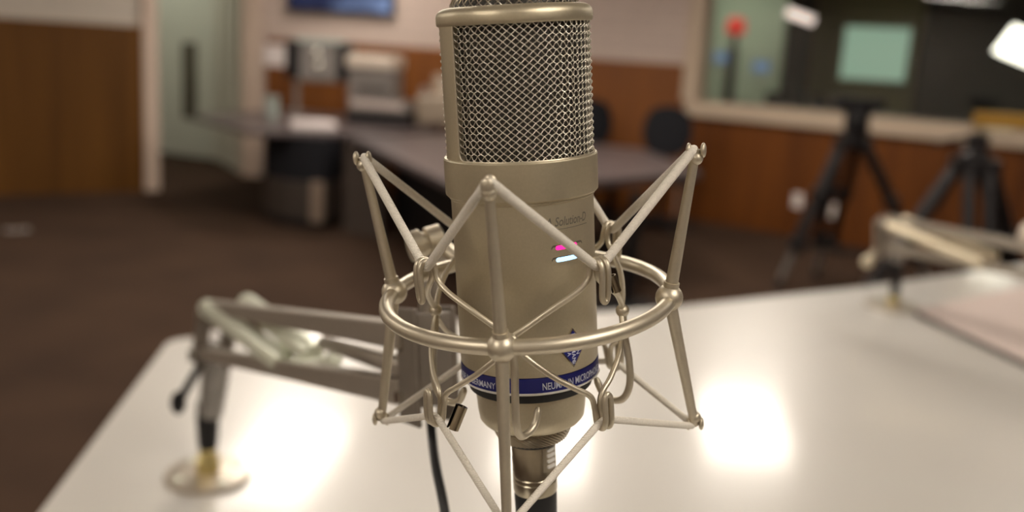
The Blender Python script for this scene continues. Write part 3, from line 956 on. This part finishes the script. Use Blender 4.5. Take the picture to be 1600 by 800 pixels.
def boom_far():
    o = Vector((1.090, 2.655, TZ))
    t = thing('boom_arm', 'second boom arm, blurred, at the right end of the table', 'boom arm', o)
    L = lambda *q: Vector(q) - o
    p = MB(); p.lathe([(0.010, 0.0), (0.078, 0.0), (0.080, 0.002), (0.078, 0.006), (0.030, 0.008), (0.010, 0.008)], 36)
    fl = p.build('table_flange', M['tedge'], t)
    for k in range(4):
        a = PI / 4 + k * PI / 2
        q = MB(); q.sphere((0.046 * math.cos(a), 0.046 * math.sin(a), 0.009), 0.007, sz=0.45, seg=14, rings=8)
        q.build('screw_head', M['spring'], fl)
    p = MB(); p.lathe([(0.006, 0.006), (0.017, 0.006), (0.017, 0.026), (0.013, 0.030), (0.006, 0.036)], 24); p.build('foot_fitting', M['brass'], t)
    p = MB(); p.tube([(0, 0, 0.03), (-0.004, -0.005, 0.10), (-0.010, -0.015, 0.15)], [0.012, 0.014, 0.014], 18); p.build('rubber_collar', M['blackplastic'], t)
    p = MB(); p.tube([L(1.079, 2.638, 0.92), L(1.055, 2.60, 0.985)], 0.017, 18); p.build('post', M['greymetal'], t)
    for q, r_ in (((0.962, 2.555, 0.924), 0.016),):
        p = MB(); p.sphere(L(*q), r_, seg=16, rings=10); p.tube([L(*q), L(0.985, 2.575, 0.945), L(1.03, 2.59, 0.965)], 0.009, 12)
        p.build('lever', M['springcream'], t)
    p = MB()
    n = Vector((0.87, 0.49, 0))
    for s in (-0.018, 0.018):
        p.bar(L(1.012, 2.575, 0.940) + n * s, L(0.985, 2.545, 1.048) + n * s, 0.004, 0.056, 0.001)
    p.tube([L(0.99, 2.55, 1.035) - n * .026, L(0.99, 2.55, 1.035) + n * .026], 0.010, 14)
    p.build('elbow_bracket', M['boom'], t)
    p = MB(); p.bar(L(0.995, 2.54, 1.045), L(1.34, 2.06, 1.048), 0.02, 0.022, 0.002); p.build('upper_tube', M['boom'], t)
    p = MB(); p.bar(L(1.003, 2.5407, 0.972), L(1.36, 2.06, 0.985), 0.02, 0.022, 0.002); p.build('lower_tube', M['boom'], t)
    for a, b in (((0.985, 2.52, 1.036), (1.150, 2.30, 0.986)), ((1.035, 2.545, 1.050), (1.19, 2.32, 1.002))):
        p = MB(); A, B = L(*a), L(*b)
        p.tube([A, A.lerp(B, .02), A.lerp(B, .98), B], [0.007, 0.0125, 0.0125, 0.007], 18); p.build('spring_tube', M['springcream'], t)
    p = MB(); p.lathe([(0.006, -0.04), (0.030, -0.036), (0.046, -0.015), (0.046, 0.012), (0.034, 0.034), (0.006, 0.042)], 28, Matrix.Translation(L(1.255, 2.27, 1.065)) @ Matrix.Rotation(rad(60), 4, 'Y'))
    p.build('end_cap', M['palelid'], t)
boom_far()

# pale board lying on the right of the table
bdm = thing('flat_board', 'thin pale board with a dark edge lying on the right of the table', 'board', (1.45, 2.40, TZ))
quad = [(1.115, 2.565), (1.215, 2.06), (1.80, 2.42), (1.66, 3.00)]
quad = [(x - 1.45, y - 2.40) for x, y in quad]
p = MB(); p.prism(rounded_poly(quad, 0.012, 4), 0.0, 0.016, 0.001); p.build('board_core', M['boarddark'], bdm)
p = MB(); p.prism(rounded_poly(quad, 0.014, 4), 0.016, 0.0185, 0.0005); p.build('board_face', M['boardpink'], bdm)

# ------------------------------------------------------------------ background desk (left) and long table
DZ = 0.73
dk = thing('office_desk', 'dark counter desk with a black and grey cabinet below the television', 'desk', (-1.7, 7.8, 0))
L2 = lambda pts: [(x + 1.7, y - 7.8) for x, y in pts]
p = MB(); p.prism(L2(rounded_poly([(-2.75, 8.08), (-1.99, 7.03), (-1.38, 7.33), (-1.10, 7.47), (-0.60, 8.55), (-0.60, 9.20), (-2.35, 9.50)], 0.04, 4)), DZ - 0.035, DZ, 0.004)
p.build('desktop', M['deskgrey'], dk)
front = [(-1.99, 7.46), (-1.86, 7.30), (-1.72, 7.21), (-1.58, 7.17), (-1.44, 7.18), (-1.36, 7.34), (-1.45, 8.25), (-1.95, 8.25)]
def shrink(pts, s):
    cx = sum(q[0] for q in pts) / len(pts); cy = sum(q[1] for q in pts) / len(pts)
    return [(cx + (x - cx) * s, cy + (y - cy) * s) for x, y in pts]
p = MB(); p.prism(L2(shrink(front, 0.93)), 0.0, 0.07); p.build('plinth', M['blackplastic'], dk, smooth=False)
p = MB(); p.prism(L2(front), 0.07, 0.36, 0.006); p.build('lower_cabinet', M['desklow'], dk)
p = MB(); p.prism(L2(shrink(front, 0.965)), 0.36, DZ - 0.036, 0.002); p.build('upper_cabinet', M['black'], dk)
p = MB(); p.box((0.205, -0.635, 0.215), (0.10, 0.05, 0.31), 0.006, None); p.build('pilaster', M['pilaster'], dk)
p = MB()
p.tube([(-0.62, 1.35, 0), (-0.62, 1.35, DZ - 0.03)], 0.025, 14); p.build('leg', M['greymetal'], dk)
p = MB(); p.tube([(0.85, 1.2, 0), (0.85, 1.2, DZ - 0.03)], 0.025, 14); p.build('leg', M['greymetal'], dk)

ct = thing('conference_table', 'long dark grey table reaching out behind the microphone', 'table', (0.2, 6.6, 0))
L3 = lambda pts: [(x - 0.2, y - 6.6) for x, y in pts]
p = MB(); p.prism(L3(rounded_poly([(-1.27, 7.17), (-0.25, 4.75), (1.21, 6.27), (0.98, 7.68), (-0.30, 8.25), (-1.06, 7.40)], 0.05, 5)), DZ - 0.05, DZ, 0.006)
p.build('tabletop', M['deskgrey'], ct)
p = MB(); p.box((0, 0, 0.345), (0.34, 0.03, 0.69), 0.003, Matrix.Translation((-1.335, 0.50, 0)) @ Matrix.Rotation(rad(-25), 4, 'Z'))
p.build('end_panel', M['deskpanel'], ct)
p = MB(); p.box((0, 0, 0.34), (2.3, 0.03, 0.56), 0.003, Matrix.Translation((-0.66, -0.35, 0.03)) @ Matrix.Rotation(rad(-67), 4, 'Z'))
p.build('modesty_panel', M['blackplastic'], ct)
for (x, y) in ((0.69, 5.45), (0.72, 7.25)):
    p = MB(); p.tube([(x - 0.2, y - 6.6, 0.0), (x - 0.2, y - 6.6, 0.02), (x - 0.2, y - 6.6, 0.03), (x - 0.2, y - 6.6, DZ - 0.05)], [0.20, 0.19, 0.035, 0.035], 20)
    p.build('pedestal_leg', M['blackplastic'], ct)

# chairs beyond the long table
def chair(loc, rz, label):
    t = thing('office_chair', label, 'chair', loc, rz, 'black office chairs behind the long table')
    p = MB(); p.box((0, 0, 0.47), (0.46, 0.45, 0.07), 0.03, None, 3); p.build('seat', M['black'], t)
    p = MB()
    n, m_ = 10, 10
    vs, fs = [], []
    for side, off in ((0, 0), (1, 0.05)):
        for i in range(n + 1):
            for j in range(m_ + 1):
                u = i / n * 2 - 1; v = j / m_ * 2 - 1
                wx = 0.21 * u * math.sqrt(max(0.0, 1 - 0.40 * v * v)); hz = 0.84 + 0.215 * v * math.sqrt(max(0, 1 - 0.45 * u * u))
                vs.append((wx, 0.20 + off - 0.05 * u * u * -1 - 0.05 + 0.03 * v, hz))
    q = (n + 1) * (m_ + 1)
    for i in range(n):
        for j in range(m_):
            a = i * (m_ + 1) + j
            fs.append((a, a + m_ + 1, a + m_ + 2, a + 1)); fs.append((q + a, q + a + 1, q + a + m_ + 2, q + a + m_ + 1))
    for i in range(n):
        a = i * (m_ + 1); fs.append((a, q + a, q + a + m_ + 1, a + m_ + 1))
        a = i * (m_ + 1) + m_; fs.append((a, a + m_ + 1, q + a + m_ + 1, q + a))
    for j in range(m_):
        a = j; fs.append((a, a + 1, q + a + 1, q + a))
        a = n * (m_ + 1) + j; fs.append((a, q + a, q + a + 1, a + 1))
    p.add(vs, fs)
    p.build('backrest', M['black'], t)
    p = MB(); p.tube(smooth([(0, 0.10, 0.44), (0, 0.24, 0.46), (0, 0.26, 0.60), (0, 0.235, 0.74)], 5), 0.018, 10); p.build('back_support', M['blackplastic'], t)
    p = MB(); p.tube([(0, 0, 0.09), (0, 0, 0.45)], 0.028, 14); p.build('gas_post', M['blackplastic'], t)
    for k in range(5):
        a = 2 * PI * k / 5 + 0.3
        p = MB(); p.tube([(0, 0, 0.11), (0.27 * math.cos(a), 0.27 * math.sin(a), 0.075)], [0.026, 0.016], 10)
        lg = p.build('leg', M['blackplastic'], t)
        p = MB(); p.tube([(0.27 * math.cos(a) - 0.012, 0.27 * math.sin(a), 0.03), (0.27 * math.cos(a) + 0.012, 0.27 * math.sin(a), 0.03)], 0.03, 14); p.build('caster', M['blackplastic'], lg)
chair((1.22, 8.05, 0), rad(-10), 'black office chair left of the control room window corner')
chair((0.66, 8.55, 0), rad(10), 'black office chair half hidden behind the microphone head')

# things on the desk
t = thing('computer_monitor', 'grey monitor with dark sides on a post, below the television', 'monitor', (-1.84, 8.80, DZ))
p = MB(); p.box((0, 0, 0.49), (0.42, 0.05, 0.36), 0.02, None, 3); sc = p.build('screen_housing', M['greyplastic'], t)
for s in (-1, 1):
    p = MB(); p.prism([(s * 0.17, -0.07), (s * 0.30, -0.06), (s * 0.31, 0.03), (s * 0.212, 0.03)], 0.33, 0.665, 0.006); p.build('side_grip', M['blackplastic'], t)
p = MB(); p.box((0, -0.005, 0.675), (0.44, 0.08, 0.035), 0.01); p.build('top_cover', M['teal'], t)
p = MB(); p.sphere((-0.03, -0.03, 0.56), 0.045, sy=0.4); p.sphere((-0.01, -0.03, 0.45), 0.04, sy=0.4); p.build('hinge_disc', M['chrome'], t)
p = MB(); p.tube([(-0.21, 0.02, 0.012), (-0.21, 0.02, 0.42), (-0.12, 0.02, 0.45)], 0.026, 14)
p.tube([(-0.21, 0.02, 0.0), (-0.21, 0.02, 0.015)], 0.10, 20); p.build('stand_post', M['greyplastic'], t)
o = MB(); o.box((0, 0, 0.05), (0.56, 0.34, 0.10), 0.01); o = o.build('rack_unit', M['blackplastic']); o.location = (-1.22, 8.52, DZ); o.rotation_euler = (0, 0, rad(-10))
tag(o, 'low black rack unit at the bottom of the stack on the desk', 'rack unit')
t = thing('document_tray', 'pale low tray unit between the black rack unit and the printer', 'tray', (-1.22, 8.50, DZ + 0.10), rad(-10))
p = MB(); p.box((0, 0, 0.055), (0.52, 0.32, 0.11), 0.012); p.build('tray_body', M['greyplastic'], t)
p = MB(); p.box((0, -0.162, 0.07), (0.46, 0.012, 0.05), 0.004); p.build('drawer_front', M['boardpink'], t)
t = thing('printer', 'grey printer with a cream lid on top of the stack', 'printer', (-1.29, 8.52, DZ + 0.21), rad(-10))
p = MB(); p.box((0, 0, 0.13), (0.40, 0.32, 0.26), 0.015); p.build('printer_body', M['greyplastic'], t)
p = MB(); p.box((0, -0.01, 0.315), (0.42, 0.36, 0.11), 0.02, None, 3); p.build('lid', M['palelid'], t)
p = MB(); p.box((0.03, -0.165, 0.09), (0.28, 0.02, 0.06), 0.004); p.build('paper_slot', M['boarddark'], t)
t = thing('fax_machine', 'blotchy beige desk machine right of the grey printer', 'fax machine', (-0.72, 8.56, DZ), rad(-10))
p = MB(); p.box((0, 0, 0.15), (0.36, 0.30, 0.24), 0.03, None, 3); p.box((-.13, -.1, 0.015), (.05, .05, .03)); p.box((.13, -.1, 0.015), (.05, .05, .03)); p.box((-.13, .1, 0.015), (.05, .05, .03)); p.box((.13, .1, 0.015), (.05, .05, .03)); p.build('machine_body', M['beige'], t)
p = MB(); p.box((0.02, 0.06, 0.36), (0.26, 0.03, 0.22), 0.01, Matrix.Rotation(rad(-12), 4, 'X')); p.build('paper_feed', M['beige'], t)
p = MB(); p.tube(smooth([(-0.15, -0.05, 0.29), (-0.15, 0.0, 0.32), (-0.15, 0.08, 0.29)], 5), 0.022, 10); p.build('handset', M['greyplastic'], t)
t = thing('paper_stack', 'small stack of white paper on the near end of the dark counter', 'paper', (-1.66, 7.72, DZ), rad(20))
p = MB(); p.box((0, 0, 0.022), (0.34, 0.26, 0.044), 0.002); p.build('sheets', M['white'], t)
p = MB(); p.box((0.01, -0.01, 0.046), (0.30, 0.22, 0.004), 0.0005, Matrix.Rotation(rad(9), 4, 'Z')); p.build('top_sheet', M['white'], t)
o = MB(); o.lathe([(0.02, 0.0), (0.045, 0.0), (0.050, 0.006), (0.062, 0.185), (0.064, 0.19), (0.058, 0.19), (0.046, 0.01), (0.02, 0.008)], 28); o = o.build('paper_cup', M['teal']); o.location = (-2.13, 8.27, DZ)
tag(o, 'tall pale cup standing on the counter by the wall corner', 'cup')

# television and notice on the back wall
BD = (Vector((*BW1, 0)) - Vector((*BW0, 0))).normalized(); BN = Vector((-BD.y, BD.x, 0)); BANG = math.atan2(BD.y, BD.x)
def bw(x, y, z): return Vector((*BW0, 0)) + BD * x + BN * y + Vector((0, 0, z))
t = thing('television', 'flat television showing a blue picture high on the back wall', 'television', bw(1.0, 0, 1.685), BANG)
p = MB(); p.box((0, -0.045, 0.31), (1.08, 0.06, 0.64), 0.008); p.build('tv_housing', M['tvframe'], t)
p = MB(); p.box((0, -0.0765, 0.315), (1.03, 0.004, 0.585), 0.0); p.build('tv_screen', M['tv'], t, smooth=False)
p = MB(); p.box((0, -0.008, 0.31), (0.3, 0.016, 0.3), 0.002); p.build('wall_bracket', M['blackplastic'], t)
o = MB(); o.box((0, -0.002, 0), (0.30, 0.004, 0.21), 0.0005); o = o.build('wall_notice', M['white']); o.location = bw(0.355, -0.0245, 1.235); o.rotation_euler = (0, 0, BANG)
tag(o, 'white paper notice on the wood panel left of the monitor', 'notice')

# sockets on the right wall, floor plate
def socket(x, z, label):
    t = thing('wall_socket', label, 'socket', rw(x, 0, z), RANG, 'sockets on the wood wall')
    p = MB(); p.box((0, -0.005, 0), (0.085, 0.010, 0.125), 0.004); p.build('face_plate', M['white'], t)
    p = MB()
    for dz in (-0.028, 0.028):
        p.box((0, -0.011, dz), (0.036, 0.003, 0.030), 0.001)
    p.build('receptacle', M['palelid'], t)
socket(1.14, 0.315, 'white wall socket left of the tripod leg on the wood wall')
socket(1.45, 0.27, 'pale wall socket partly behind the tripod leg on the wood wall')
t = thing('floor_socket', 'metal floor socket plate in the carpet below the brown panel', 'socket', (-3.42, 6.47, 0), rad(36))
p = MB(); p.box((0, 0, 0.004), (0.16, 0.11, 0.008), 0.003); p.build('face_plate', M['greyplastic'], t)
p = MB(); p.box((0, 0, 0.009), (0.07, 0.05, 0.003), 0.001); p.build('flap', M['chrome'], t)

# ------------------------------------------------------------------ camera tripods
def tripod(o, zj, feet, label, head):
    t = thing('camera_tripod', label, 'tripod', o, 0.0)
    p = MB(); p.lathe([(0.01, zj - 0.10), (0.06, zj - 0.08), (0.075, zj - 0.02), (0.075, zj + 0.01), (0.05, zj + 0.03), (0.01, zj + 0.03)], 24); p.build('crown', M['tripod'], t)
    for fx, fy in feet:
        d = Vector((fx, fy, 0)).normalized(); n = Vector((-d.y, d.x, 0))
        top = d * 0.06 + Vector((0, 0, zj - 0.03)); ft = Vector((fx, fy, 0.03))
        p = MB()
        for s in (-0.050, 0.050):
            p.tube([top + n * s, top.lerp(ft, 0.74) + n * s], 0.033, 12)
        for k in (0.02, 0.38, 0.73):
            q = top.lerp(ft, k)
            p.bar(q + n * -0.088, q + n * 0.088, 0.075, 0.075, 0.006)
        lg = p.build('leg', M['tripod'], t)
        p = MB(); p.tube([top.lerp(ft, 0.70), top.lerp(ft, 0.97)], 0.022, 12); p.build('leg_tube', M['greymetal'], lg)
        p = MB(); p.lathe([(0.006, 0.0), (0.034, 0.0), (0.034, 0.012), (0.02, 0.04), (0.006, 0.05)], 18, Matrix.Translation((fx, fy, 0))); p.build('foot', M['blackplastic'], lg)
    p = MB()
    c = Vector((0, 0, zj * 0.27))
    for fx, fy in feet:
        p.tube([c, Vector((fx, fy, 0)) * 0.70 + Vector((0, 0, zj * 0.29))], 0.012, 8)
    p.sphere(c, 0.03, seg=12, rings=8)
    p.build('spreader', M['blackplastic'], t)
    head(t, zj)
    return t
def head_a(t, z):
    p = MB(); p.lathe([(0.01, z + 0.02), (0.065, z + 0.02), (0.078, z + 0.06), (0.078, z + 0.14), (0.06, z + 0.17), (0.01, z + 0.17)], 22); h = p.build('fluid_head', M['blackplastic'], t)
    p = MB(); p.box((0, 0, z + 0.205), (0.31, 0.10, 0.07), 0.015); p.build('camera_plate', M['blackplastic'], t)
    p = MB(); p.tube([(0.05, -0.03, z + 0.12), (0.16, 0.25, z + 0.03)], 0.011, 10); p.tube([(0.13, 0.19, z + 0.05), (0.17, 0.27, z + 0.02)], 0.018, 10); p.build('pan_handle', M['blackplastic'], t)
def head_b(t, z):
    p = MB(); p.lathe([(0.01, z + 0.02), (0.055, z + 0.02), (0.055, z + 0.11), (0.01, z + 0.12)], 22); p.build('fluid_head', M['tripod'], t)
    p = MB(); p.box((0.08, 0, z + 0.135), (0.16, 0.09, 0.03), 0.006); p.build('camera_plate', M['springcream'], t)
    p = MB(); p.box((0.15, 0, z + 0.185), (0.36, 0.08, 0.075), 0.012); p.build('yellow_case', M['yellow'], t)
    p = MB(); p.tube([(-0.04, -0.03, z + 0.10), (-0.12, 0.25, z + 0.03)], 0.010, 10); p.build('pan_handle', M['blackplastic'], t)
tripod((2.14, 6.2, 0), 1.03, [(-0.36, 0.02), (0.62, -0.12), (0.02, 0.46)], 'black camera tripod with an empty plate before the control room window', head_a)
tripod((2.36, 5.0, 0), 1.045, [(-0.52, 0.14), (-0.02, -0.42), (0.52, 0.10)], 'black camera tripod topped by a yellow case at the right edge', head_b)

# ------------------------------------------------------------------ things in the control room
def crt(name, label, cat, x, y, z, rz=0.0, group=None):
    return thing(name, label, cat, rw(x, y, z), RANG + rz, group)
t = crt('mixing_console', 'dark mixing console along the far side of the window sill', 'console', 1.15, 0.85, 0)
p = MB(); p.box((0, 0, 0.45), (2.3, 0.6, 0.90), 0.01); p.build('console_desk', M['blackplastic'], t)
p = MB(); p.box((0, 0.05, 1.03), (2.2, 0.4, 0.10), 0.01); p.box((0, 0.0, 0.94), (2.1, 0.3, 0.1), 0.005); p.build('fader_panel', M['tripod'], t)
p = MB()
for k in range(5):
    p.box((-0.7 + k * 0.22, 0.1, 1.13), (0.16, 0.12, 0.14 + 0.03 * (k % 2)), 0.01)
p.build('meter_bridge', M['blackplastic'], t)
t = crt('desk_lamp', 'bright white desk lamp glowing in the control room at the right edge', 'lamp', 2.80, 1.15, 0.90)
mshade = Matrix.Translation((-0.22, -0.25, 0.82)) @ Matrix.Rotation(rad(20), 4, 'Y')
p = MB(); p.lathe([(0.170, 0.125), (0.185, 0.118), (0.222, -0.125), (0.217, -0.127), (0.170, 0.10)], 36, mshade, cap=False)
p.lathe([(0.002, 0.124), (0.172, 0.126), (0.172, 0.122), (0.002, 0.120)], 36, mshade)
p.build('lamp_shade', M['shade'], t)
p = MB(); p.tube(smooth([(0.0, 0.0, 0.02), (0.0, 0.0, 0.5), (-0.02, -0.10, 0.95), (-0.13, -0.25, 0.96)], 6), 0.012, 10); p.tube([(0, 0, 0), (0, 0, 0.025)], 0.09, 22); p.build('lamp_stem', M['blackplastic'], t)
t = crt('side_console', 'low dark cabinet carrying the lamp in the control room', 'cabinet', 3.52, 1.15, 0)
p = MB(); p.box((-0.55, 0, 0.45), (1.0, 0.5, 0.898), 0.01); p.build('cabinet_body', M['blackplastic'], t)
p = MB(); p.box((-0.55, -0.254, 0.5), (0.8, 0.008, 0.6), 0.003); p.build('door', M['tripod'], t)
t = crt('tube_lamp', 'small pinkish tube lamp high inside the control room', 'lamp', 0.02, 2.52, 2.0)
p = MB(); p.tube([(-0.15, 0, 0.045), (-0.148, 0, 0.045), (0.148, 0, -0.045), (0.15, 0, -0.045)], [0.02, 0.05, 0.05, 0.02], 16); p.build('tube', M['tube'], t)
p = MB(); p.tube([(0, 0, 0.04), (0, 0, 0.70)], 0.006, 8); p.build('hanger', M['blackplastic'], t)
t = crt('signal_light', 'red signal light on a dark stand behind the window glass', 'signal light', -0.16, 1.25, 0)
p = MB(); p.lathe([(0.01, 0.0), (0.16, 0.0), (0.16, 0.02), (0.03, 0.05), (0.03, 1.70), (0.055, 1.73), (0.01, 1.74)], 20); p.box((0, 0, 1.30), (0.10, 0.08, 0.62), 0.02); p.build('stand', M['blackplastic'], t)
p = MB(); p.lathe([(0.01, 1.735), (0.085, 1.74), (0.10, 1.78), (0.085, 1.87), (0.05, 1.90), (0.01, 1.905)], 24); p.build('beacon', M['redlight'], t)
for x, z, lb in ((-0.36, 1.50, 'small blue screen left of the red signal light'), (0.08, 1.43, 'small blue screen right of the red signal light')):
    t = crt('small_screen', lb, 'screen', x, 1.45, 0, 0, 'blue screens in the control room')
    p = MB(); p.box((0, 0, z), (0.24, 0.04, 0.17), 0.01); p.build('housing', M['controlpale'], t)
    p = MB(); p.box((0, -0.022, z), (0.17, 0.004, 0.10)); p.build('picture', M['bluescreen'], t, smooth=False)
    p = MB(); p.tube([(0, 0.01, 0), (0, 0.01, z)], 0.015, 10); p.tube([(0, 0.01, 0), (0, 0.01, 0.02)], 0.12, 16); p.build('stand', M['controlpale'], t)
t = crt('wall_screen', 'large pale green screen on the olive wall of the control room', 'screen', 0.58, 3.56, 1.66)
p = MB(); p.box((0, 0, 0), (0.80, 0.05, 0.66), 0.01); p.build('housing', M['contrololive'], t)
p = MB(); p.box((0, -0.028, 0), (0.74, 0.006, 0.60)); p.build('picture', M['greenscreen'], t, smooth=False)
